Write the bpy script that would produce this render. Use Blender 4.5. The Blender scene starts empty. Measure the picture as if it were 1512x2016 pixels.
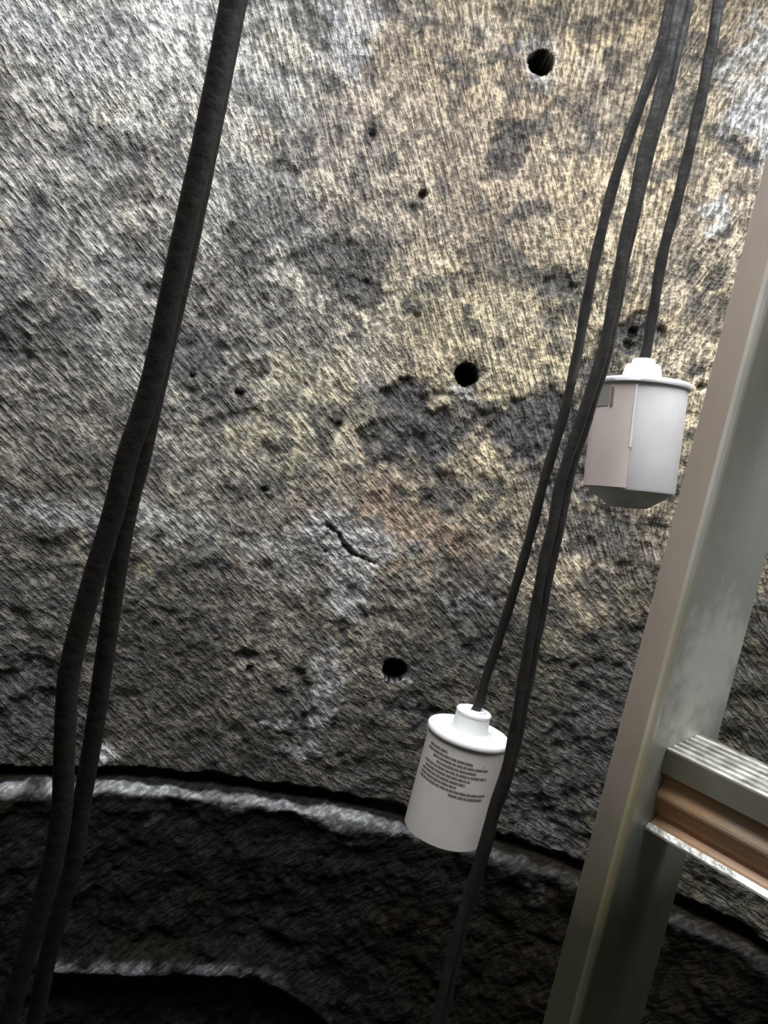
import bpy, bmesh, math, random
import numpy as np
from mathutils import Vector, Matrix

# ------------------------------------------------------------------ camera, sky, exposure
C = bpy.context.scene.collection
SC = bpy.context.scene
F, PX, PY = 1500.0, 756.0, 1008.0            # focal length in pixels of the 1512 x 2016 photograph
PITCH, ROLL = math.radians(4), math.radians(-13)
CAM = np.array([0.0, 0.0, 2.3])
_f = np.array([0, math.cos(PITCH), -math.sin(PITCH)])
_r0 = np.array([1.0, 0, 0]); _u0 = np.cross(_r0, _f)
_R = _r0 * math.cos(ROLL) - _u0 * math.sin(ROLL)
_U = _r0 * math.sin(ROLL) + _u0 * math.cos(ROLL)
cd = bpy.data.cameras.new('camera'); cam = bpy.data.objects.new('camera', cd); C.objects.link(cam)
cd.sensor_fit = 'HORIZONTAL'; cd.sensor_width = 36; cd.lens = 36 * F / 1512
cd.clip_start = 0.02; cd.clip_end = 50
m = Matrix((( _R[0], _U[0], -_f[0], CAM[0]), (_R[1], _U[1], -_f[1], CAM[1]), (_R[2], _U[2], -_f[2], CAM[2]), (0, 0, 0, 1)))
cam.matrix_world = m
SC.camera = cam

SKY = 16.5
w = bpy.data.worlds.new('sky'); SC.world = w; w.use_nodes = True
bg = w.node_tree.nodes['Background']
bg.inputs[0].default_value = (0.93, 0.97, 1.0, 1); bg.inputs[1].default_value = SKY
HX0, HX1, HY0, HY1, HZ = -0.50, 0.72, 0.05, 0.78, 3.10      # hatch opening in the top slab
pl = bpy.data.lights.new('hatch_daylight_portal', 'AREA'); pl.shape = 'RECTANGLE'
pl.size = HX1 - HX0; pl.size_y = HY1 - HY0; pl.cycles.is_portal = True
po = bpy.data.objects.new('hatch_daylight_portal', pl); C.objects.link(po)
po.location = ((HX0 + HX1) / 2, (HY0 + HY1) / 2, HZ + 0.17)
SUN = None
SC.view_settings.view_transform = 'Standard'; SC.view_settings.look = 'None'
SC.view_settings.gamma = 1; SC.view_settings.use_curve_mapping = False
SC.view_settings.exposure = 0.0
SC.cycles.max_bounces = 6

# ------------------------------------------------------------------ helpers
def ray(x, y):
    return _f + _R * (x - PX) / F - _U * (y - PY) / F
def at(x, y, d):
    """point seen at (x, y), at horizontal distance d from the camera"""
    r = ray(x, y); return Vector(CAM + r * (d / math.hypot(r[0], r[1])))
WR, WCX, WCY = 0.975, 0.11, 0.076              # well: inner radius and axis
SEAM = 2.3 - 0.505
def wall_at(x, y, R=WR):
    """(arc length, height) of the wall point seen at (x, y)"""
    r = ray(x, y); ox, oy = -WCX, -WCY
    a = r[0]**2 + r[1]**2; b = 2 * (ox * r[0] + oy * r[1]); c = ox * ox + oy * oy - R * R
    t = (-b + math.sqrt(b * b - 4 * a * c)) / (2 * a)
    p = CAM + r * t
    return math.atan2(p[0] - WCX, p[1] - WCY) * WR, p[2]

def link(name, me, mat=None, parent=None):
    o = bpy.data.objects.new(name, me); C.objects.link(o)
    if mat: me.materials.append(mat)
    if parent: o.parent = parent
    return o
def tag(o, label=None, cat=None, group=None, kind=None):
    if label: o['label'] = label
    if cat: o['category'] = cat
    if group: o['group'] = group
    if kind: o['kind'] = kind
    return o
def empty(name, loc, rot=None):
    o = bpy.data.objects.new(name, None); C.objects.link(o); o.location = loc; o.empty_display_size = .02
    if rot is not None: o.rotation_mode = 'QUATERNION'; o.rotation_quaternion = rot
    return o
def mesh_from(name, verts, faces, smooth=True):
    me = bpy.data.meshes.new(name); me.from_pydata([tuple(v) for v in verts], [], faces); me.update()
    if smooth: me.polygons.foreach_set('use_smooth', [True] * len(me.polygons))
    return me
def lathe(name, prof, n=64, mat=None, parent=None, wob=0):
    """profile of (radius, z); closed where radius is 0"""
    vs, fs = [], []
    for k, (r, z) in enumerate(prof):
        for i in range(n):
            a = 2 * math.pi * i / n
            rr = r * (1 + wob * math.sin(3 * a + k))
            vs.append((rr * math.cos(a), rr * math.sin(a), z))
    for k in range(len(prof) - 1):
        for i in range(n):
            j = (i + 1) % n
            fs.append((k * n + i, k * n + j, (k + 1) * n + j, (k + 1) * n + i))
    me = mesh_from(name, vs, fs)
    bm = bmesh.new(); bm.from_mesh(me); bmesh.ops.remove_doubles(bm, verts=bm.verts, dist=1e-6)
    bmesh.ops.recalc_face_normals(bm, faces=bm.faces); bm.to_mesh(me); bm.free()
    o = link(name, me, mat, parent)
    md = o.modifiers.new('edge', 'EDGE_SPLIT'); md.split_angle = math.radians(38)
    return o
def catmull(pts, rad, step=0.006):
    P = [Vector(p) for p in pts]; P = [P[0] * 2 - P[1]] + P + [P[-1] * 2 - P[-2]]
    rr = [rad[0]] + list(rad) + [rad[-1]]; out, ro = [], []
    for i in range(1, len(P) - 2):
        n = max(2, int((P[i + 1] - P[i]).length / step))
        for k in range(n):
            t = k / n; a, b, c, d = P[i - 1], P[i], P[i + 1], P[i + 2]
            out.append(0.5 * ((2 * b) + (c - a) * t + (2 * a - 5 * b + 4 * c - d) * t * t + (3 * b - a - 3 * c + d) * t**3))
            ro.append(rr[i] * (1 - t) + rr[i + 1] * t)
    out.append(P[-2]); ro.append(rr[-2]); return out, ro
def tube(name, pts, rad, mat, parent=None, n=14, rough=0.0, seed=1, twist=0.0, lobes=0):
    path, rr = catmull(pts, rad); rnd = random.Random(seed)
    vs, fs = [], []; prev = Vector((1, 0, 0)); ln = 0
    for k, p in enumerate(path):
        d = (path[min(k + 1, len(path) - 1)] - path[max(k - 1, 0)]).normalized()
        prev = (prev - d * prev.dot(d)).normalized(); b = d.cross(prev)
        if k: ln += (p - path[k - 1]).length
        for i in range(n):
            a = 2 * math.pi * i / n
            r = rr[k] * (1 + rough * rnd.uniform(-1, 1))
            if lobes: r *= 1 + 0.07 * math.cos(lobes * (a + twist * ln))
            vs.append(p + (prev * math.cos(a) + b * math.sin(a)) * r)
        if k:
            for i in range(n):
                j = (i + 1) % n
                fs.append(((k - 1) * n + i, (k - 1) * n + j, k * n + j, k * n + i))
    fs.append(tuple(range(n))[::-1]); fs.append(tuple((len(path) - 1) * n + i for i in range(n)))
    me = mesh_from(name, vs, fs)
    if parent:
        inv = Matrix.LocRotScale(parent.location, parent.rotation_quaternion if parent.rotation_mode == 'QUATERNION' else parent.rotation_euler, None).inverted()
        me.transform(inv)
    return link(name, me, mat, parent)

# ------------------------------------------------------------------ numpy noise
def vnoise(x, y, seed=0):
    xi = np.floor(x).astype(np.int64); yi = np.floor(y).astype(np.int64); fx = x - xi; fy = y - yi
    fx = fx * fx * fx * (fx * (fx * 6 - 15) + 10); fy = fy * fy * fy * (fy * (fy * 6 - 15) + 10)
    def h(a, b):
        n = (a * 374761393 + b * 668265263 + seed * 974711) & 0x7fffffff
        n = ((n ^ (n >> 13)) * 1274126177) & 0x7fffffff
        n = ((n ^ (n >> 16)) * 668265263) & 0x7fffffff
        return ((n ^ (n >> 15)) & 0xffff) / 65535.0
    return (h(xi, yi) * (1 - fx) + h(xi + 1, yi) * fx) * (1 - fy) + (h(xi, yi + 1) * (1 - fx) + h(xi + 1, yi + 1) * fx) * fy
def fbm(x, y, f, octv=4, seed=0, gain=.5):
    s = 0; a = 1; t = 0
    for o in range(octv):
        c, q = math.cos(.5 + o), math.sin(.5 + o)
        s = s + a * vnoise((x * c + y * q) * f + 31.7 * o, (y * c - x * q) * f + 11.3 * o, seed + o); t += a; a *= gain; f *= 2.03
    return s / t
def sstep(a, b, x):
    t = np.clip((x - a) / (b - a), 0, 1); return t * t * (3 - 2 * t)

# ------------------------------------------------------------------ material tools
def new_mat(name):
    mt = bpy.data.materials.new(name); mt.use_nodes = True
    nt = mt.node_tree; return mt, nt, nt.nodes['Principled BSDF']
def N(nt, t, **kw):
    n = nt.nodes.new(t)
    for k, v in kw.items(): setattr(n, k, v)
    return n
def L(nt, a, b): nt.links.new(a, b)
def mth(nt, op, a, b=None, c=None):
    n = N(nt, 'ShaderNodeMath', operation=op)
    for i, v in enumerate((a, b, c)):
        if v is None: continue
        if isinstance(v, (int, float)): n.inputs[i].default_value = v
        else: L(nt, v, n.inputs[i])
    return n.outputs[0]
def ramp(nt, fac, stops):
    r = N(nt, 'ShaderNodeValToRGB'); e = r.color_ramp.elements
    while len(e) < len(stops): e.new(0.5)
    for i, (p, c) in enumerate(stops): e[i].position = p; e[i].color = (*c, 1)
    L(nt, fac, r.inputs[0]); return r.outputs[0]

ANG = [-22, 3, 28, 53, 78]        # grain directions, following camera-motion streaks, degrees from plumb
def concrete_material(name, streak_lo, streak_hi, bump, rough0, rough1, spec=0.36):
    mt, nt, bs = new_mat(name)
    uv = N(nt, 'ShaderNodeUVMap', uv_map='UVMap').outputs[0]
    wa = N(nt, 'ShaderNodeAttribute', attribute_name='dir_a'); wb = N(nt, 'ShaderNodeAttribute', attribute_name='dir_b')
    sa = N(nt, 'ShaderNodeSeparateColor'); sb = N(nt, 'ShaderNodeSeparateColor')
    L(nt, wa.outputs['Color'], sa.inputs[0]); L(nt, wb.outputs['Color'], sb.inputs[0])
    ws = [sa.outputs[0], sa.outputs[1], sa.outputs[2], sb.outputs[0], sb.outputs[1]]
    tot = None
    for k, ang in enumerate(ANG):
        mp = N(nt, 'ShaderNodeMapping', vector_type='POINT')
        L(nt, uv, mp.inputs[0])
        mp.inputs['Rotation'].default_value = (0, 0, math.radians(-ang)); mp.inputs['Location'].default_value = (3.1 * k, 1.7 * k, 0)
        mp2 = N(nt, 'ShaderNodeMapping'); L(nt, mp.outputs[0], mp2.inputs[0])
        st = (1.0, 0.115 if ang < 40 else 0.20, 1)
        mp2.inputs['Scale'].default_value = st
        nz = N(nt, 'ShaderNodeTexNoise', noise_dimensions='2D'); L(nt, mp2.outputs[0], nz.inputs['Vector'])
        nz.inputs['Scale'].default_value = 235 if ang < 40 else 205; nz.inputs['Detail'].default_value = 3.5; nz.inputs['Roughness'].default_value = .62
        v = mth(nt, 'MULTIPLY', mth(nt, 'SUBTRACT', nz.outputs['Fac'], 0.5), ws[k])
        tot = v if tot is None else mth(nt, 'ADD', tot, v)
    iso = N(nt, 'ShaderNodeTexNoise', noise_dimensions='2D'); L(nt, uv, iso.inputs['Vector'])
    iso.inputs['Scale'].default_value = 120; iso.inputs['Detail'].default_value = 4; iso.inputs['Roughness'].default_value = .6
    isov = mth(nt, 'SUBTRACT', iso.outputs['Fac'], 0.5)
    h = mth(nt, 'ADD', mth(nt, 'MULTIPLY', tot, 1.0), mth(nt, 'MULTIPLY', isov, 0.75))
    g = mth(nt, 'ADD', mth(nt, 'MULTIPLY', h, 3.0), 0.5)
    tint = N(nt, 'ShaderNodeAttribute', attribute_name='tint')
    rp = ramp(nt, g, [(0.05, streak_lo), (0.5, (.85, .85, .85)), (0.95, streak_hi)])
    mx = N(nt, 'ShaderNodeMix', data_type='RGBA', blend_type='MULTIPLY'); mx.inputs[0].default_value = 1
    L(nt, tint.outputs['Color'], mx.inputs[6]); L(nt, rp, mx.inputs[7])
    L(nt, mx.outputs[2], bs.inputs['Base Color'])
    wet = sb.outputs[2]
    mr = N(nt, 'ShaderNodeMapRange'); L(nt, wet, mr.inputs[0]); mr.inputs[3].default_value = rough0; mr.inputs[4].default_value = rough1
    L(nt, mr.outputs[0], bs.inputs['Roughness'])
    bs.inputs['Specular IOR Level'].default_value = spec
    bp = N(nt, 'ShaderNodeBump'); bp.inputs['Strength'].default_value = 1.0; bp.inputs['Distance'].default_value = bump
    L(nt, h, bp.inputs['Height']); L(nt, bp.outputs[0], bs.inputs['Normal'])
    return mt
M_WALL = concrete_material('pitted_concrete', (.40, .385, .37), (1.80, 1.74, 1.62), .0075, .66, .36)
M_LOW = concrete_material('slimy_black_concrete', (.6, .6, .6), (1.5, 1.5, 1.5), .0028, .8, .55, .05)

def simple_mat(name, col, rough, metal=0, bump=0, bscale=60, var=0, spec=.5, dirt=None, dirt_amt=.5, dscale=12, stretch=(1, 1, 1)):
    mt, nt, bs = new_mat(name)
    tc = N(nt, 'ShaderNodeTexCoord').outputs['Object']
    mp = N(nt, 'ShaderNodeMapping'); L(nt, tc, mp.inputs[0]); mp.inputs['Scale'].default_value = stretch
    n1 = N(nt, 'ShaderNodeTexNoise'); L(nt, mp.outputs[0], n1.inputs['Vector']); n1.inputs['Scale'].default_value = dscale; n1.inputs['Detail'].default_value = 5
    d = dirt or col
    lo = 0.62 - dirt_amt * .35
    base = ramp(nt, n1.outputs['Fac'], [(max(0, lo - .12), col), (min(1, lo + .18), d)])
    L(nt, base, bs.inputs['Base Color'])
    bs.inputs['Roughness'].default_value = rough; bs.inputs['Metallic'].default_value = metal; bs.inputs['Specular IOR Level'].default_value = spec
    if bump:
        n2 = N(nt, 'ShaderNodeTexNoise'); L(nt, mp.outputs[0], n2.inputs['Vector']); n2.inputs['Scale'].default_value = bscale; n2.inputs['Detail'].default_value = 4
        bp = N(nt, 'ShaderNodeBump'); bp.inputs['Distance'].default_value = bump; L(nt, n2.outputs['Fac'], bp.inputs['Height']); L(nt, bp.outputs[0], bs.inputs['Normal'])
    return mt
def grime_shade(mt, z0, z1, col, amt=.85, scale=14):
    """dried slime below a ragged water line, with rung shade painted in"""
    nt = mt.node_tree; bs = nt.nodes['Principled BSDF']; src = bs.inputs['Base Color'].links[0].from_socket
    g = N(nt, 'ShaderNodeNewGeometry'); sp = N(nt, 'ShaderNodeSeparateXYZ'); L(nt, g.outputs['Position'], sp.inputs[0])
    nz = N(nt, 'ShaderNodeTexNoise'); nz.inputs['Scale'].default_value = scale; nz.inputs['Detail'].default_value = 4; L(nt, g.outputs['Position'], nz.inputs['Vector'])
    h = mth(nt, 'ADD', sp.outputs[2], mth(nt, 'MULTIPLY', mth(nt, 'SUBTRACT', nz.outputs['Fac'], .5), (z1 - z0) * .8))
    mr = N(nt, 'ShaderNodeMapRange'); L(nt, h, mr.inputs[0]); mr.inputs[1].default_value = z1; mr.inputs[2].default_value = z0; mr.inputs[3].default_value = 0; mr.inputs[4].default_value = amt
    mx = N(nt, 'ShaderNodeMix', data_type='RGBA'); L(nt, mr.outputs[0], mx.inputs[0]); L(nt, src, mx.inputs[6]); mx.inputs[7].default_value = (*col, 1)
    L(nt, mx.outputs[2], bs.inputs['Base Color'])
M_CABLE = simple_mat('black_cable_rubber', (.016, .0155, .016), .45, bump=.0012, bscale=70, dirt=(.024, .021, .020), spec=.4)
M_CABLE_OLD = simple_mat('greasy_black_cable_rubber', (.008, .009, .007), .65, bump=.0010, bscale=120, dirt=(.014, .010, .010), dscale=9, spec=.25)
M_WHITE = simple_mat('white_polypropylene', (.80, .80, .80), .38, bump=.0002, dirt=(.70, .70, .69))
M_BODY = simple_mat('off_white_float_shell', (.64, .61, .62), .45, dirt=(.57, .54, .55), dscale=30)
M_LABEL = simple_mat('pinkish_float_label', (.60, .505, .475), .5, dirt=(.55, .46, .43), dscale=25)
M_LABEL2 = simple_mat('cream_float_label', (.62, .575, .525), .5, dirt=(.58, .53, .49), dscale=25)
M_BOTTOM = simple_mat('mottled_grey_float_bottom', (.66, .65, .60), .5, dirt=(.42, .42, .38), dscale=30)  # mottled, a little greyer than the shell
M_INK = simple_mat('grey_print_ink', (.17, .14, .125), .6)
M_ALU_BROWN = simple_mat('dirty_aluminium', (.50, .415, .345), .5, metal=.1, bump=.0006, bscale=50, dirt=(.34, .275, .225), dirt_amt=.45, dscale=9, stretch=(1, 1, .35))
M_ALU = simple_mat('dull_grey_aluminium', (.56, .57, .53), .42, metal=.2, bump=.0006, bscale=60, dirt=(.36, .38, .33), dirt_amt=.5, dscale=9, stretch=(1, 1, .5))
grime_shade(M_ALU_BROWN, 2.085, 2.20, (.055, .053, .031), .97); grime_shade(M_ALU, 2.09, 2.175, (.06, .06, .037), .95)  # slime on the lower rails, rung shadow and light falloff painted in
def scuff(mt, ctr, rad, col, amt):
    """bright scraped metal around one spot"""
    nt = mt.node_tree; bs = nt.nodes['Principled BSDF']; src = bs.inputs['Base Color'].links[0].from_socket
    g = N(nt, 'ShaderNodeNewGeometry'); vd = N(nt, 'ShaderNodeVectorMath', operation='DISTANCE'); L(nt, g.outputs['Position'], vd.inputs[0]); vd.inputs[1].default_value = ctr
    nz = N(nt, 'ShaderNodeTexNoise'); nz.inputs['Scale'].default_value = 90; nz.inputs['Detail'].default_value = 5; L(nt, g.outputs['Position'], nz.inputs['Vector'])
    h = mth(nt, 'ADD', vd.outputs['Value'], mth(nt, 'MULTIPLY', mth(nt, 'SUBTRACT', nz.outputs['Fac'], .5), rad * 1.6))
    mr = N(nt, 'ShaderNodeMapRange'); L(nt, h, mr.inputs[0]); mr.inputs[1].default_value = rad; mr.inputs[2].default_value = rad * .4; mr.inputs[3].default_value = 0; mr.inputs[4].default_value = amt
    mx = N(nt, 'ShaderNodeMix', data_type='RGBA'); L(nt, mr.outputs[0], mx.inputs[0]); L(nt, src, mx.inputs[6]); mx.inputs[7].default_value = (*col, 1)
    L(nt, mx.outputs[2], bs.inputs['Base Color'])
scuff(M_ALU, (.195, .42, 2.225), .05, (.80, .80, .74), .75)
M_EDGE = simple_mat('worn_pale_edge', (.72, .67, .60), .4, metal=.2, dirt=(.52, .50, .44), dscale=14)
grime_shade(M_EDGE, 2.10, 2.30, (.50, .42, .15), .8, 20); grime_shade(M_EDGE, 2.08, 2.19, (.11, .11, .075), .95)
M_RUNG = simple_mat('rust_stained_rung', (.40, .31, .24), .5, metal=.2, bump=.0008, bscale=50, dirt=(.42, .22, .10), dirt_amt=.55, dscale=14, stretch=(.5, .5, .8))
scuff(M_RUNG, (.1865, .396, 2.163), .035, (.50, .29, .14), .7)
M_LIP = simple_mat('olive_stained_lip', (.17, .155, .10), .5, metal=.1, dirt=(.25, .235, .19), dscale=30)
M_TREAD = simple_mat('scuffed_bright_tread', (.72, .70, .64), .4, metal=.3, bump=.0018, bscale=110, dirt=(.30, .29, .25), dirt_amt=.5, dscale=90)
M_SLAB = simple_mat('rough_grey_concrete', (.30, .29, .27), .85, bump=.004, bscale=30, dirt=(.2, .2, .18))
M_STEEL = simple_mat('galvanised_steel', (.45, .46, .47), .45, metal=.8, dirt=(.35, .35, .34))

# ------------------------------------------------------------------ the concrete well
rng = np.random.RandomState(4)
def px_to_sz(pts): return np.array([wall_at(x, y) for x, y in pts])
# streak direction at spots of the wall, degrees from plumb
DIRS = [(250, 100, 30), (1000, 100, 2), (1400, 100, -28), (700, 500, 28), (300, 700, 38), (1000, 550, 12), (1400, 600, -35), (700, 1000, 52),
        (300, 1200, 50), (1200, 1300, 60), (850, 1500, 58), (1400, 1850, 72), (200, 1700, 40), (600, 100, 16), (60, 500, 42), (1300, 950, -20), (950, 850, 30), (600, 1900, 50)]
DSZ = px_to_sz([(a, b) for a, b, _ in DIRS]); DV = np.array([c + 13.0 for *_, c in DIRS])
def direction(s, z):
    num = 0; den = 0
    for (a, b), v in zip(DSZ, DV):
        wgt = 1 / (((s - a)**2 + (z - b)**2) + .015)**1.6
        num = num + wgt * v; den = den + wgt
    return num / den
# spalled, blackened patches: pixel x, y, radius across, radius down, strength
DARK = [(1050, 850, 110, 70, 1), (1130, 890, 60, 90, .9), (770, 870, 50, 60, .8), (860, 930, 90, 35, .6), (1200, 1060, 140, 70, .5), (430, 740, 95, 40, .7), (470, 640, 60, 60, .5), (350, 640, 50, 80, .4), (20, 560, 60, 90, .5), (645, 520, 65, 60, .8), (705, 575, 50, 25, .9), (625, 500, 40, 40, .4), (790, 790, 60, 35, 1), (830, 850, 85, 45, 1), (905, 800, 45, 45, .7), (1000, 830, 70, 40, .95),
        (1085, 830, 85, 65, 1), (1190, 740, 50, 80, .8), (1090, 930, 60, 70, .75), (880, 975, 60, 28, .8), (820, 910, 50, 40, .6), (395, 710, 70, 75, .9), (450, 790, 60, 35, .8), (480, 560, 45, 70, .6), (420, 600, 45, 40, .6),
        (1000, 290, 40, 45, .75), (985, 340, 35, 25, .6), (1095, 560, 45, 25, .85), (1160, 200, 25, 40, .45), (735, 255, 18, 25, .7), (830, 380, 12, 20, .8), (1470, 310, 40, 26, 1.),
        (10, 660, 45, 45, .9), (240, 530, 60, 35, .6), (160, 640, 55, 40, .55), (100, 800, 60, 30, .5), (200, 300, 60, 35, .45), (300, 420, 50, 30, .4), (60, 420, 50, 40, .4), (905, 560, 40, 20, .6), (815, 605, 14, 12, .8),
        (1250, 660, 45, 35, .95), (1120, 800, 40, 30, .9), (665, 840, 14, 14, .7), (570, 350, 25, 16, .5), (600, 420, 18, 14, .5), (480, 1290, 40, 25, .5), (1240, 230, 40, 60, .3), (880, 880, 50, 25, .6), (530, 900, 50, 20, .4),
        (700, 1190, 25, 45, .6), (590, 1380, 70, 35, .5), (800, 1400, 60, 40, .6), (640, 1450, 50, 40, .5), (1180, 1450, 90, 200, .55), (950, 1250, 60, 60, .5), (40, 1390, 90, 90, .75), (60, 1250, 60, 60, .3), (1050, 1600, 120, 90, .6)]
LIGHT = [(1062, 122, 46, 42, .45), (1505, 90, 40, 60, .9), (1500, 280, 30, 50, .8), (1445, 150, 25, 40, .4), (690, 60, 50, 80, .7), (1480, 210, 45, 60, 1.), (1420, 430, 25, 30, .9), (700, 1060, 120, 35, .75), (690, 1150, 50, 80, .65), (640, 1340, 40, 60, .6), (250, 60, 220, 120, .25), (140, 1020, 180, 25, .45), (350, 1030, 120, 25, .4), (205, 1480, 25, 22, .9),
         (640, 1400, 20, 60, .5), (550, 1100, 110, 60, .3), (920, 765, 26, 7, .8), (778, 1345, 26, 8, .9), (1062, 150, 32, 20, .6), (600, 1470, 45, 15, .5), (900, 1180, 60, 25, .35), (530, 1430, 20, 10, .8)]
YEL = [(1000, 640, 260, 140, .5), (870, 900, 220, 80, .4), (980, 760, 90, 40, .6), (670, 545, 28, 22, 1.), (560, 800, 160, 110, .4), (270, 1150, 25, 25, .9), (1230, 900, 200, 120, .3)]
RUST = [(830, 1040, 130, 80, .8), (780, 900, 60, 40, .5), (860, 300, 300, 250, .35), (600, 1000, 60, 20, .4), (1265, 590, 30, 40, .3), (480, 1130, 40, 20, .5)]
HOLES = [(1065, 122, .0165), (920, 737, .0158), (776, 1322, .0165)]
PITS = [(1248, 655, .007), (668, 838, .005), (490, 1318, .006), (640, 1085, .004), (1240, 676, .006), (735, 260, .006), (830, 382, .006), (470, 775, .006), (1100, 1010, .004), (520, 965, .005), (690, 1095, .004), (1382, 760, .005), (900, 1490, .005), (380, 740, .005)]
CRACK = px_to_sz([(640, 1032), (668, 1050), (678, 1075), (700, 1092), (738, 1110)])
def blobs(lst, s, z, warp=.018, rag=.5, seed=3):
    out = np.zeros_like(s)
    ws = s + (fbm(s, z, 34, 4, seed) - .5) * 2.8 * warp; wz = z + (fbm(s, z, 34, 4, seed + 9) - .5) * 2.8 * warp
    rg = (fbm(s, z, 70, 3, seed + 20) - .5)
    for x, y, rx, ry, a in lst:
        cs, cz = wall_at(x, y); k = 1.0 / 1430
        q = np.sqrt(((ws - cs) / (rx * k))**2 + ((wz - cz) / (ry * k * 1.05))**2) + rg * rag * 2
        out = np.maximum(out, a * (1 - sstep(.65, 1.25, q)))
    return out

def ring_mesh(name, s, zrow, rfun, colfun, mat):
    n, mrows = len(s), len(zrow)
    S, Z = np.meshgrid(s, zrow)
    r, Zd, extra = rfun(S, Z)
    th = S / WR
    P = np.stack([WCX + r * np.sin(th), WCY + r * np.cos(th), Zd], -1).reshape(-1, 3)
    idx = np.arange(n * mrows).reshape(mrows, n)
    nxt = np.roll(idx, -1, axis=1)          # the ring closes behind the camera
    q = np.stack([idx[:-1], nxt[:-1], nxt[1:], idx[1:]], -1).reshape(-1, 4)
    me = bpy.data.meshes.new(name)
    me.vertices.add(len(P)); me.vertices.foreach_set('co', P.astype(np.float32).ravel())
    me.loops.add(q.size); me.loops.foreach_set('vertex_index', q.ravel().astype(np.int32))
    me.polygons.add(len(q)); me.polygons.foreach_set('loop_start', np.arange(0, q.size, 4, dtype=np.int32))
    me.update(calc_edges=True)
    me.polygons.foreach_set('use_smooth', np.ones(len(q), bool))
    uv = me.uv_layers.new(name='UVMap')
    SZ = np.stack([S.ravel(), Z.ravel()], -1)
    uv.data.foreach_set('uv', SZ[q.ravel()].astype(np.float32).ravel())
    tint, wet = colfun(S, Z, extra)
    d = direction(S, Z)
    hat = [np.clip(1 - np.abs(d - a) / 25.0, 0, 1) for a in ANG]
    nrm = np.sqrt(sum(h * h for h in hat)) + 1e-3
    hat = [h / nrm for h in hat]
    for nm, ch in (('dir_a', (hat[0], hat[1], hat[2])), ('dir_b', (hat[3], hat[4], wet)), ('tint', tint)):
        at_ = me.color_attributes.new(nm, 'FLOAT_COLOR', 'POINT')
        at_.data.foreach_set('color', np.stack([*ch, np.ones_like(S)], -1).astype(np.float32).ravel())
    me.validate()
    o = link(name, me, mat); return o

def arc_samples(lo, hi, fine, coarse):
    a = np.arange(lo, hi, fine); circ = 2 * math.pi * WR
    b = np.arange(hi, lo + circ - coarse / 2, coarse)
    return np.concatenate([a, b])
def aniso(S, Z, f, ratio, seed):
    d = direction(S, Z); out = 0; tw = 0
    for a in ANG:
        wgt = np.clip(1 - np.abs(d - a) / 25.0, 0, 1); t = math.radians(-a)
        u = S * math.cos(t) - Z * math.sin(t); v = S * math.sin(t) + Z * math.cos(t)
        out = out + wgt * fbm(u + 5, v * ratio + 9, f, 3, seed + int(a) + 40); tw = tw + wgt
    return out / np.maximum(tw, 1e-3)

def upper_r(S, Z):
    dark = blobs(DARK, S, Z)
    rough = aniso(S, Z, 95, .35, 5) - .5
    big = fbm(S, Z, 7, 4, 11) - .5
    mid = fbm(S, Z, 45, 4, 17) - .5
    low = 1 - sstep(2.05, 2.45, Z)
    r = WR + rough * .0036 + big * .016 + mid * (.005 + .007 * low + .012 * dark) + dark * .006
    lt = blobs(LIGHT, S, Z, seed=31); r -= lt * .003
    # bolt holes, small pits and the crack
    for x, y, rad in HOLES + PITS:
        cs, cz = wall_at(x, y)
        q = np.hypot(S - cs, Z - cz) / rad + (.25 if rad > .012 else 1.1) * (fbm(S, Z, 90, 2, 8) - .5)
        dep = .15 if rad > .012 else rad * 1.3
        r += dep * (1 - sstep(.82, 1.06 if rad < .012 else .98, q)) + (.004 if rad > .012 else 0) * (1 - sstep(1.0, 1.7, q))
    for (a, b), (c, d_) in zip(CRACK[:-1], CRACK[1:]):
        t = np.clip(((S - a) * (c - a) + (Z - b) * (d_ - b)) / ((c - a)**2 + (d_ - b)**2), 0, 1)
        q = np.hypot(S - a - t * (c - a), Z - b - t * (d_ - b)) / .0026
    
        r += .012 * (1 - sstep(.5, 1.3, q + (fbm(S, Z, 110, 3, 77) - .5) * 2.6))
    # ragged lower lip that turns back into the joint
    jz = SEAM + .024 + (fbm(S, Z * 0, 30, 3, 51) - .5) * .014
    r += .055 * (1 - sstep(jz - .003, jz + .005, Z))
    return r, Z, (dark, lt, rough, mid, big)
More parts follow.
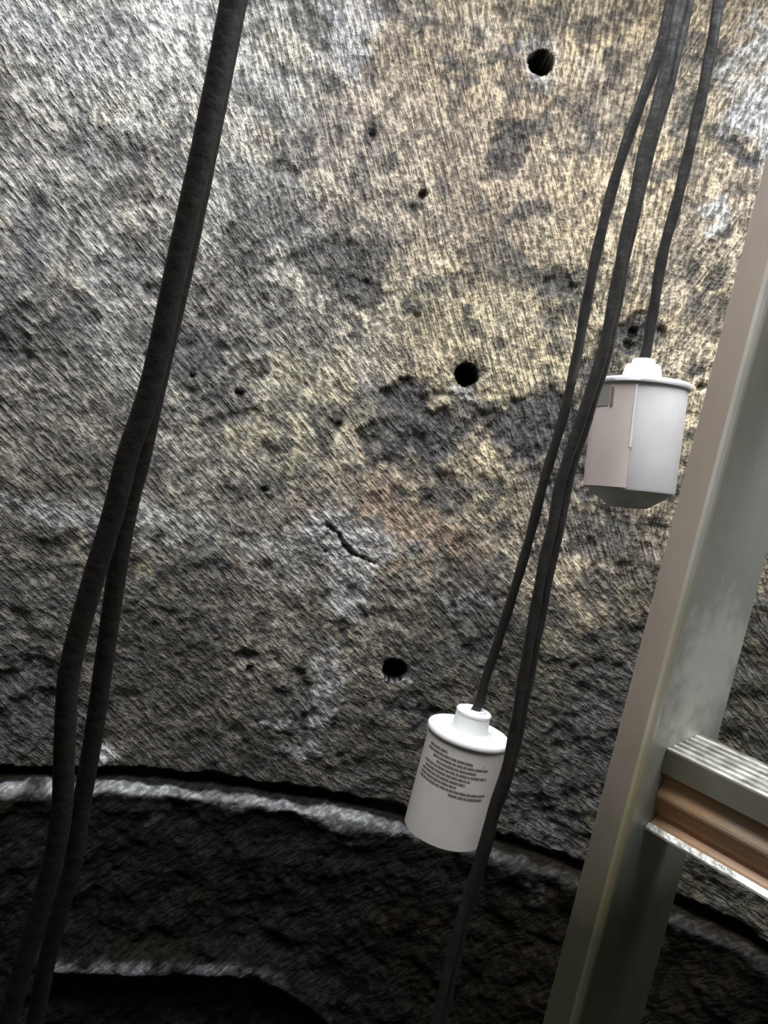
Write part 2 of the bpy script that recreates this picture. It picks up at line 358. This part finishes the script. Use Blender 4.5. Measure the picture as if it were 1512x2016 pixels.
def upper_c(S, Z, ex):
    dark, lt, rough, mid, big = ex
    def mix(a, b, t): return [x * (1 - t) + y * t for x, y in zip(a, b)]
    one = np.ones_like(S)
    n1 = fbm(S, Z, 5, 4, 61); n2 = fbm(S, Z, 22, 4, 71); n3 = fbm(S, Z, 60, 3, 81)
    grey = [.315 * one, .312 * one, .298 * one]; tan = [.42 * one, .345 * one, .245 * one]
    c = mix(grey, tan, np.clip(sstep(-.50, .02, S + (n1 - .5) * .5) * (1 - .75 * sstep(.36, .52, S + (n1 - .5) * .1)), 0, 1))
    # patches of slate blue, cream and pinkish residue
    c = mix(c, [.13 * one, .135 * one, .145 * one], .50 * sstep(.50, .64, fbm(S, Z, 12, 4, 161)) * (1 - .6 * sstep(-.2, .1, S)))
    c = mix(c, [.47 * one, .42 * one, .34 * one], .40 * sstep(.54, .66, fbm(S, Z, 18, 4, 171)) * sstep(2.05, 2.3, Z))
    c = mix(c, [.25 * one, .215 * one, .195 * one], .40 * sstep(.52, .64, fbm(S, Z, 9, 4, 181)))
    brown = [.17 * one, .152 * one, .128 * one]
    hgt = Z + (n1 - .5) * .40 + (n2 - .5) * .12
    c = mix(c, brown, .9 * (1 - sstep(2.12, 2.42, hgt)))  # dirtier lower wall, with the light's falloff painted as darker brown
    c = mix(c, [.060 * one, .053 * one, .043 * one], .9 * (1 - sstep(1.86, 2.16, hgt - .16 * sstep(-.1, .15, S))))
    c = mix(c, [.060 * one, .054 * one, .038 * one], .88 * sstep(.06, .26, S + (n1 - .5) * .2) * (1 - sstep(2.16, 2.34, hgt)))  # same painted falloff, carried further at the lower right
    c = mix(c, [.46 * one, .40 * one, .25 * one], .7 * blobs(YEL, S, Z, warp=.04, seed=90) * (.3 + .7 * sstep(1.85, 2.2, Z)))
    c = mix(c, [.30 * one, .20 * one, .14 * one], .6 * blobs(RUST, S, Z, warp=.04, seed=95))
    k = .55 + .9 * n2; c = [x * k for x in c]
    c = mix(c, [.060 * one, .058 * one, .064 * one], .95 * dark * sstep(.1, .5, dark + n3 * .5))
    sp = sstep(.58, .68, fbm(S, Z, 38, 3, 131)) * .75 + .6 * sstep(.62, .72, fbm(S, Z, 14, 4, 151)); c = mix(c, [.08 * one, .076 * one, .074 * one], np.clip(sp, 0, .85))
    c = mix(c, [.56 * one, .57 * one, .60 * one], .62 * lt)
    for x, y, rad in HOLES + PITS:
        cs, cz = wall_at(x, y); k = (1 if rad > .012 else .7) * (1 - sstep(1.04 if rad > .012 else .85, 1.12, np.hypot(S - cs, Z - cz) / rad + (.2 if rad > .012 else 1.1) * (fbm(S, Z, 90, 2, 8) - .5)))
        c = mix(c, [.012 * one, .012 * one, .011 * one], k)  # insides of holes and pits tinted near black to paint their shade
    wet = np.clip(lt * .9 + sstep(.5, .65, n1) * .4, 0, 1)
    for x, y, rad in HOLES:
        cs, cz = wall_at(x, y); wet = wet * sstep(.95, 1.15, np.hypot(S - cs, Z - cz) / rad)
    return c, wet

S_FINE = arc_samples(-.86, .90, .0026, .05)
zr = np.concatenate([np.arange(SEAM - .004, 2.98, .0026), np.arange(2.98, HZ + .01, .03)])
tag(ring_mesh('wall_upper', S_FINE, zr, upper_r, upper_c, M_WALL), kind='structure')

# the lower ring: broken top edge, ledge with its top light painted pale, black slime below
_l2 = [wall_at(x, y, WR - .03) for x, y in ((100, 1926), (300, 1924), (460, 1930), (555, 1952), (608, 1988), (650, 2030))]
L2S = np.array([a for a, b in _l2]); L2Z = np.array([b for a, b in _l2])
def lower_r(S, V):
    """V runs from 0 at the back of the ledge down the face"""
    n = fbm(S, V * 0 + .3, 14, 4, 201) - .5; mid = fbm(S, V, 38, 4, 205) - .5; big = fbm(S, V, 8, 3, 209) - .5
    led = .058
    depth = np.minimum(V, led)
    down = np.maximum(V - led, 0)
    prot = .020 + n * .014                     # how far the ring stands in front of the upper one
    fr = np.clip(V / led, 0, 1)
    r = WR + .05 - (fr) * (.05 + prot)
    zz = SEAM + .013 + mid * .006 - .010 * fr**3 + n * .006 - down
    brk = blobs([(1062, 1745, 22, 26, 1), (690, 1640, 30, 12, .6), (300, 1590, 35, 14, .8)], S, zz, seed=44)
    fade = sstep(.0, .015, down)
    r = r + fade * (mid * .016 + big * .012 + .006 * sstep(0, .05, down)) + (1 - fade) * fr * mid * .006
    l2 = np.interp(S, L2S, L2Z, left=L2Z[0] - .0, right=L2Z[-1] - .25)
    t = zz - l2 + mid * .008
    side = sstep(L2S[0] - .01, L2S[0] + .005, S)
    r -= .012 * side * (sstep(-.006, .0, t)) * (1 - sstep(.0, .055, t))
    r += .020 * side * (1 - sstep(-.012, -.004, t))
    return r, zz, (mid, big, fr, down, t, side, brk, n)
def lower_c(S, V, ex):
    mid, big, fr, down, t, side, brk, n = ex
    one = np.ones_like(S); n2 = fbm(S, V, 30, 4, 231)
    base = [.013 * one, .013 * one, .011 * one]  # black slime, painted darker still to add to the light falloff
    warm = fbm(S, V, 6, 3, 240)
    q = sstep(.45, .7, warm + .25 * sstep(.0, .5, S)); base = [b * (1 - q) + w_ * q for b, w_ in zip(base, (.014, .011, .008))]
    base = [b * (.5 + n2) * (.35 + .65 * sstep(.55, .62, fr)) for b in base]  # back of the ledge darkened to paint the shadow in the joint
    lip = sstep(.74, .82, fr + (n2 - .5) * .3) * (1 - sstep(.0, .012, down + (n2 - .5) * .03)) * (.5 + .5 * sstep(.35, .55, n2)) * (1 - .93 * sstep(-.15, .28, S))  # pale lip stands in for light caught by the ledge
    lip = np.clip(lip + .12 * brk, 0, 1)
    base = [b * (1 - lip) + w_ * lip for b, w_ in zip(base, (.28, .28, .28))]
    l2 = .4 * side * sstep(-.004, .002, t) * (1 - sstep(.010, .022, t)) * sstep(.3, .6, n2) * (1 - sstep(L2S[2], L2S[-2], S))  # light on the second ledge, painted as a pale line
    base = [b * (1 - l2) + w_ * l2 for b, w_ in zip(base, (.30, .30, .32))]
    return base, np.clip(.3 + n2 * .6, 0, 1)
vr = np.concatenate([np.arange(0, .60, .0026), np.arange(.60, 1.90, .04)])
tag(ring_mesh('wall_lower', S_FINE, vr, lower_r, lower_c, M_LOW), kind='structure')

# floor of the sump and the roof slab with its square hatch
def disc(name, z0, z1, rad, mat, kind='structure'):
    o = lathe(name, [(0, z1), (rad, z1), (rad, z0), (0, z0)], 96, mat); o.location = (WCX, WCY, 0); return tag(o, kind=kind)
disc('floor', -.1, .0, WR + .06, M_SLAB)
bm = bmesh.new()
def box(bm, x0, x1, y0, y1, z0, z1):
    v = [bm.verts.new((x, y, z)) for z in (z0, z1) for y in (y0, y1) for x in (x0, x1)]
    for f in ((0, 2, 3, 1), (4, 5, 7, 6), (0, 1, 5, 4), (2, 6, 7, 3), (0, 4, 6, 2), (1, 3, 7, 5)): bm.faces.new([v[i] for i in f])
B = 1.35
box(bm, -B, HX0, -B, B, HZ, HZ + .16); box(bm, HX1, B, -B, B, HZ, HZ + .16)
box(bm, HX0, HX1, -B, HY0, HZ, HZ + .16); box(bm, HX0, HX1, HY1, B, HZ, HZ + .16)
me = bpy.data.meshes.new('ceiling'); bm.to_mesh(me); bm.free(); tag(link('ceiling', me, M_SLAB), kind='structure')

# ------------------------------------------------------------------ extruded aluminium ladder
LD, LAZ, LALPHA = .42, math.radians(22.5), math.radians(-40)
c0 = np.array([LD * math.sin(LAZ), LD * math.cos(LAZ)])
lu = np.array([-math.sin(LALPHA), -math.cos(LALPHA)]); lv = np.array([math.cos(LALPHA), -math.sin(LALPHA)])
lad = empty('ladder', (c0[0], c0[1], 0)); lad.rotation_euler = (0, 0, math.atan2(lu[1], lu[0]))   # local x runs along the rungs, local y away from the camera
tag(lad, 'dirty aluminium ladder with one grooved rung showing, standing in the well at right', 'ladder')
WEB, FL, T, LW = .0765, .0185, .003, .405
RAIL_Z0, RAIL_Z1 = 0.0, 3.09
def extrude(name, poly, z0, z1, mat, parent, axis='z', seg=1, bev=.0006):
    bm = bmesh.new()
    def P(a, b, t): return (a, b, t) if axis == 'z' else (t, a, b)
    rows = []
    for k in range(seg + 1):
        t = z0 + (z1 - z0) * k / seg; rows.append([bm.verts.new(P(a, b, t)) for a, b in poly])
    n = len(poly)
    for k in range(seg):
        for i in range(n):
            j = (i + 1) % n; bm.faces.new((rows[k][i], rows[k][j], rows[k + 1][j], rows[k + 1][i]))
    bm.faces.new(rows[0][::-1]); bm.faces.new(rows[-1])
    bmesh.ops.recalc_face_normals(bm, faces=bm.faces)
    me = bpy.data.meshes.new(name); bm.to_mesh(me); bm.free()
    o = link(name, me, mat, parent)
    if bev: b = o.modifiers.new('bevel', 'BEVEL'); b.width = bev; b.segments = 2; b.limit_method = 'ANGLE'
    return o
def rail(x, sgn):
    """C-channel: web towards the rungs, flanges pointing away from them"""
    e = .0026
    prof = [(x - sgn * FL, 0), (x - sgn * .0008, 0), (x, .0008), (x, WEB), (x - sgn * FL, WEB), (x - sgn * FL, WEB - T), (x - sgn * T, WEB - T), (x - sgn * T, T), (x - sgn * FL, T)]
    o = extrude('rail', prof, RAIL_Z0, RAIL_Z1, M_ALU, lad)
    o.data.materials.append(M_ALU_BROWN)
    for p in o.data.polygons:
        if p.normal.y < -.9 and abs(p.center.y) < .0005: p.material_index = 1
    # rounded bead along the front corner, worn to a yellowish sheen
    bead = [(x - sgn * .0030, -.0016), (x - sgn * .0006, -.0018), (x + sgn * .0014, -.0008), (x + sgn * .0016, .0016), (x + sgn * .0006, .0030), (x - sgn * .0005, .0030), (x - sgn * .0005, .0001), (x - sgn * .0030, .0001)]
    b = extrude('edge_bead', bead, RAIL_Z0 + .001, RAIL_Z1 - .001, M_EDGE, o, bev=.0004)
    tag(b, 'yellowish worn front edge of the rail')
    # a grey patch of scuffed metal and foot
    return o
rail(0, 1); rail(LW, -1)
K = LD / .5
def rung(z):
    f, b = .0235 * K, .0625 * K
    H = .0535 * K; rise = .0075 * K
    top = []
    ng = 6                                                   # grooved tread
    for i in range(ng):
        a = i / ng; c = (i + .55) / ng; y0 = f + (b - f) * a; y1 = f + (b - f) * c; y2 = f + (b - f) * (i + .62) / ng; y3 = f + (b - f) * (i + .94) / ng
        for yy, dz in ((y0 + .0003, 0), (y1, 0), (y2, -.0016), (y3, -.0016)):
            top.append((yy, z + rise * (yy - f) / (b - f) + dz))
    top.append((b, z + rise))
    bw = .0028
    prof = [(f + .0006, z - .0135)] + [(f, z - .001)] + top + [(b, z - H), (f - .001, z - H - .0006), (f - .0009, z - H + .0006), (f + .0014, z - H + .0030), (f + .0045, z - H + .0030)]
    # recessed face with a raised rounded rib
    for k in range(17):
        t = k / 16; zz = z - H + .006 + t * (H - .006 - .0165)
        prof.append((f + .0055 - .0035 * math.exp(-((t - .55) / .22)**2) + .002 * (t < .1), zz))
    prof.append((f + .0040, z - .0150))
    o = extrude('rung', prof, .0002, LW - .0002, M_RUNG, lad, axis='x', seg=1, bev=.0003)
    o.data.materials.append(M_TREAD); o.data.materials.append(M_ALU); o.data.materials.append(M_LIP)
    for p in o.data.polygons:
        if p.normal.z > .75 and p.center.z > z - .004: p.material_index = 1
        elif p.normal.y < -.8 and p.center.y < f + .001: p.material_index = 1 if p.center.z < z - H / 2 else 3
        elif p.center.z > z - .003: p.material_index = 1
        elif p.center.z < z - H + .004 and p.center.y < f + .002 and p.normal.z > .1: p.material_index = 1  # bottom rim given the bright tread colour to look lit from above
    return o
ZR = 2.3 - .1398 * K
for k in range(-6, 3): 
    o = rung(ZR + k * .305)
    if k == 0: tag(o, 'rust-stained rung with bright grooved tread')

# ------------------------------------------------------------------ float switches
def frame(top, bottom):
    d = (top - bottom).normalized()
    return d.to_track_quat('Z', 'Y'), (top - bottom).length
def wrap_patch(name, r, a0, a1, z0, z1, mat, parent, n=40):
    vs, fs = [], []
    for i in range(n + 1):
        a = a0 + (a1 - a0) * i / n
        for z in (z0, z1):
            for rr in (r, r + .0004): vs.append((rr * math.cos(a), rr * math.sin(a), z))
    for i in range(n):
        b = i * 4; c = b + 4
        fs += [(b + 1, c + 1, c + 3, b + 3), (b, b + 2, c + 2, c), (b + 2, b + 3, c + 3, c + 2), (b, c, c + 1, b + 1)]
    fs += [(0, 1, 3, 2), (n * 4, n * 4 + 2, n * 4 + 3, n * 4 + 1)]
    return link(name, mesh_from(name, vs, fs, False), mat, parent)
def float_switch(top, bottom, label, variant):
    q, ln = frame(top, bottom)
    e = empty('float_switch', bottom, q)
    tag(e, label, 'float switch', 'white float switches hanging on black cables')
    Rb = .0425
    # direction to the camera in the float's own axes, so that labels face it as in the photograph
    v = q.inverted() @ (Vector(CAM) - bottom); fa = math.atan2(v.y, v.x)
    body = lathe('shell', [(Rb - .0008, ln - .003), (Rb, ln - .006), (Rb - .0006, ln * .5), (Rb - .0016, .003), (Rb - .0022, .0006), (Rb - .0040, 0), (Rb - .0048, .0006)], 96, M_BODY, e)
    cone = lathe('tapered_bottom', [(Rb - .004, .0008), (Rb - .0075, -.003), (.018, -.0145), (.014, -.0155), (0, -.016)], 96, M_BOTTOM, e)
    tag(cone, 'grey tapered bottom')
    lid = lathe('lid', [(0, ln), (.0445, ln - .0045), (.0452, ln - .0035), (.0453, ln - .0005), (.0445, ln + .0010), (.040, ln + .0014), (.0365, ln + .0006), (.022, ln + .0010), (0, ln + .001)], 96, M_WHITE, e, wob=.006 if variant == 0 else .0)
    if variant == 0:
        hub = lathe('cable_gland', [(.0205, ln + .0005), (.0192, ln + .004), (.0162, ln + .0165), (.0152, ln + .0180), (.0112, ln + .0185), (.0106, ln + .0225), (.0095, ln + .0235), (0, ln + .0235)], 48, M_WHITE, e)
    else:
        hub = lathe('cable_gland', [(.0225, ln + .0005), (.0195, ln + .003), (.0186, ln + .0200), (.0192, ln + .0206), (.0193, ln + .0228), (.0182, ln + .0240), (.0130, ln + .0245), (.0125, ln + .0262), (.0100, ln + .0266), (.0060, ln + .024), (0, ln + .024)], 48, M_WHITE, e)
    if variant == 0:
        # label that ends at a vertical seam, a dark printed block beside it
        r = Rb + .00005
        # the label covers the left half of the side seen from the camera
        lb = wrap_patch('label', Rb + .0001, fa - .18 - math.pi * .62, fa + .12 - .20, .0022, ln - .006, M_LABEL, e, 70)
        tag(lb, 'pinkish label with its edge as a vertical seam')
        wrap_patch('seam_strip', Rb + .0006, fa - .10, fa - .055, ln * .38, ln - .006, M_WHITE, lb, 4)
        pb = wrap_patch('printed_block', Rb + .0006, fa - 1.35, fa - .66, ln - .026, ln - .0065, simple_mat('faded_grey_print', (.22, .205, .18), .5), lb, 14)
        wrap_patch('printed_mark', Rb + .0011, fa - .62, fa - .55, ln - .026, ln - .009, M_INK, lb, 3)
    else:
        lb = wrap_patch('label', Rb + .0001, fa - 1.9, fa + 1.9, .0022, ln - .008, M_LABEL2, e, 90)
        tag(lb, 'cream label with blurred grey lines of print')
        rnd = random.Random(5)
        bm_v, bm_f = [], []
        rows = [(-.95, -.35), (-1.0, .30), (-.75, .75), (-.60, .45), (-1.0, .75), (-.95, .35), (-1.05, .25), (-1.05, .05), (-1.08, .85), (-.1, .80)]
        for k, (a0, a1) in enumerate(rows):
            zt = ln - .0135 - k * .0046; a = a0
            while a < a1:
                wd = rnd.uniform(.05, .22); a2 = min(a + wd, a1); m_ = max(2, int((a2 - a) / .04))
                for i in range(m_):
                    p, q2 = a + (a2 - a) * i / m_, a + (a2 - a) * (i + 1) / m_
                    b0 = len(bm_v); rr = Rb + .0007
                    bm_v += [(rr * math.cos(fa + t) , rr * math.sin(fa + t), z_) for t, z_ in ((p, zt), (q2, zt), (q2, zt - .0026), (p, zt - .0026))]
                    bm_f.append((b0, b0 + 1, b0 + 2, b0 + 3))
                a = a2 + rnd.uniform(.008, .02)
        for t0, t1, k in ((.28, .62, 1.5), (.35, .7, 8.2)):
            zt = ln - .0125 - k * .0046; b0 = len(bm_v); rr = Rb + .0007
            bm_v += [(rr * math.cos(fa + t), rr * math.sin(fa + t), z_) for t, z_ in ((t0, zt), (t1, zt), (t1, zt - .0020), (t0, zt - .0020))]; bm_f.append((b0, b0 + 1, b0 + 2, b0 + 3))
        link('printed_text', mesh_from('printed_text', bm_v, bm_f, False), M_INK, lb)
    return e, (Vector(top) + q @ Vector((0, 0, .022)))
def path(pts, d0, d1):
    """cable through image points; horizontal distance runs from d0 (top) to d1 (bottom)"""
    ys = [p[1] for p in pts]; y0, y1 = ys[0], ys[-1]
    return [at(x, y, d0 + (d1 - d0) * (y - y0) / (y1 - y0)) for x, y in pts]
def to_ceiling(p, q, z=3.10):
    """carry a cable on upwards from its first point"""
    d = (p - q).normalized(); n = max(1, round((z - p.z) / .06))
    return [p + d * ((z - p.z) / d.z) * (n - i) / n for i in range(n)]
def hang(e, g):
    n = max(2, round((e - g).length / .06)); return [e.lerp(g, i / n) for i in range(1, n + 1)]

CAB_TOP = 3.06
tops = []
f0, g0 = float_switch(at(1262, 757, .76), at(1239, 968, .76), 'upper white float switch beside the ladder rail, label faded to a blank pinkish face', 0)
P = path([(1416, 0), (1399, 100), (1379, 200), (1356, 300), (1332, 400), (1305, 500), (1288, 600), (1275, 680)], .72, .76) + [g0]
P = to_ceiling(P[0], P[1]) + P; tops.append(P[0])
tube('cable', P, [.0049] * len(P), M_CABLE, f0, rough=.02, lobes=2, twist=70)
f1, g1 = float_switch(at(923, 1440, .82), at(871, 1637, .82), 'lower white float switch with grey lines of print under its wide white lid', 1)
P = path([(1322, 0), (1298, 100), (1263, 200), (1227, 300), (1198, 400), (1174, 500), (1154, 600), (1136, 700), (1109, 820), (1072, 944), (1045, 1050), (1022, 1130), (985, 1250), (955, 1340), (944, 1385)], .72, .82) + [g1]
P = to_ceiling(P[0], P[1]) + P; tops.append(P[0])
tube('cable', P, [.0049] * len(P), M_CABLE, f1, rough=.02, lobes=2, twist=60)
base_D = [(1350, 0), (1328, 100), (1303, 200), (1274, 300), (1252, 400), (1229, 500), (1211, 600), (1190, 700), (1153, 820), (1114, 944), (1098, 1030), (1078, 1116), (1040, 1320), (1005, 1500), (973, 1600), (952, 1680), (905, 1840), (860, 2040)]
for nm, off, dd, lab in (('a', -7, 0, 'black cable passing just right of the lower float switch, left strand of a close pair'), ('b', 4, .012, 'black cable beside the upper float switch\'s left side, right strand of the pair')):
    pts = [(x + off * (1 + .35 * math.cos(y / 170.0)), y) for x, y in base_D]
    P = path(pts, .66 + dd, .72 + dd)
    P = to_ceiling(P[0], P[1]) + P; tops.append(P[0])
    P += hang(P[-1], Vector((P[-1].x - .03, P[-1].y + .02, .06)))
    o = tube('sump_cable', P, [.0048] * len(P), M_CABLE, rough=.02, seed=3 if off < 0 else 4, lobes=2, twist=55)
    tag(o, lab, 'cable', 'pair of black cables between the float switches')
A_ = [(457, 0), (408, 250), (353, 500), (299, 750), (250, 900), (226, 1000), (181, 1150), (138, 1317), (128, 1450), (122, 1590), (103, 1700), (76, 1800), (46, 1900), (12, 2030)]
B_ = [(466, 0), (417, 250), (367, 500), (310, 750), (278, 900), (252, 1000), (227, 1150), (203, 1317), (184, 1450), (160, 1590), (144, 1700), (117, 1800), (91, 1900), (66, 2030)]
for pts, d0, d1, lab in ((A_, .445, .485, 'greasy black cable at left, left strand where the two spread apart'), (B_, .478, .555, 'greasy black cable at left, right strand where the two spread apart')):
    P = path(pts, d0, d1); P = to_ceiling(P[0], P[1]) + P; tops.append(P[0])
    P += hang(P[-1], Vector((P[-1].x + .02, P[-1].y + .03, .06)))
    o = tube('pump_cable', P, [.0063] * len(P), M_CABLE_OLD, rough=.02, seed=int(d0 * 1000))
    tag(o, lab, 'cable', 'pair of greasy black cables at left')
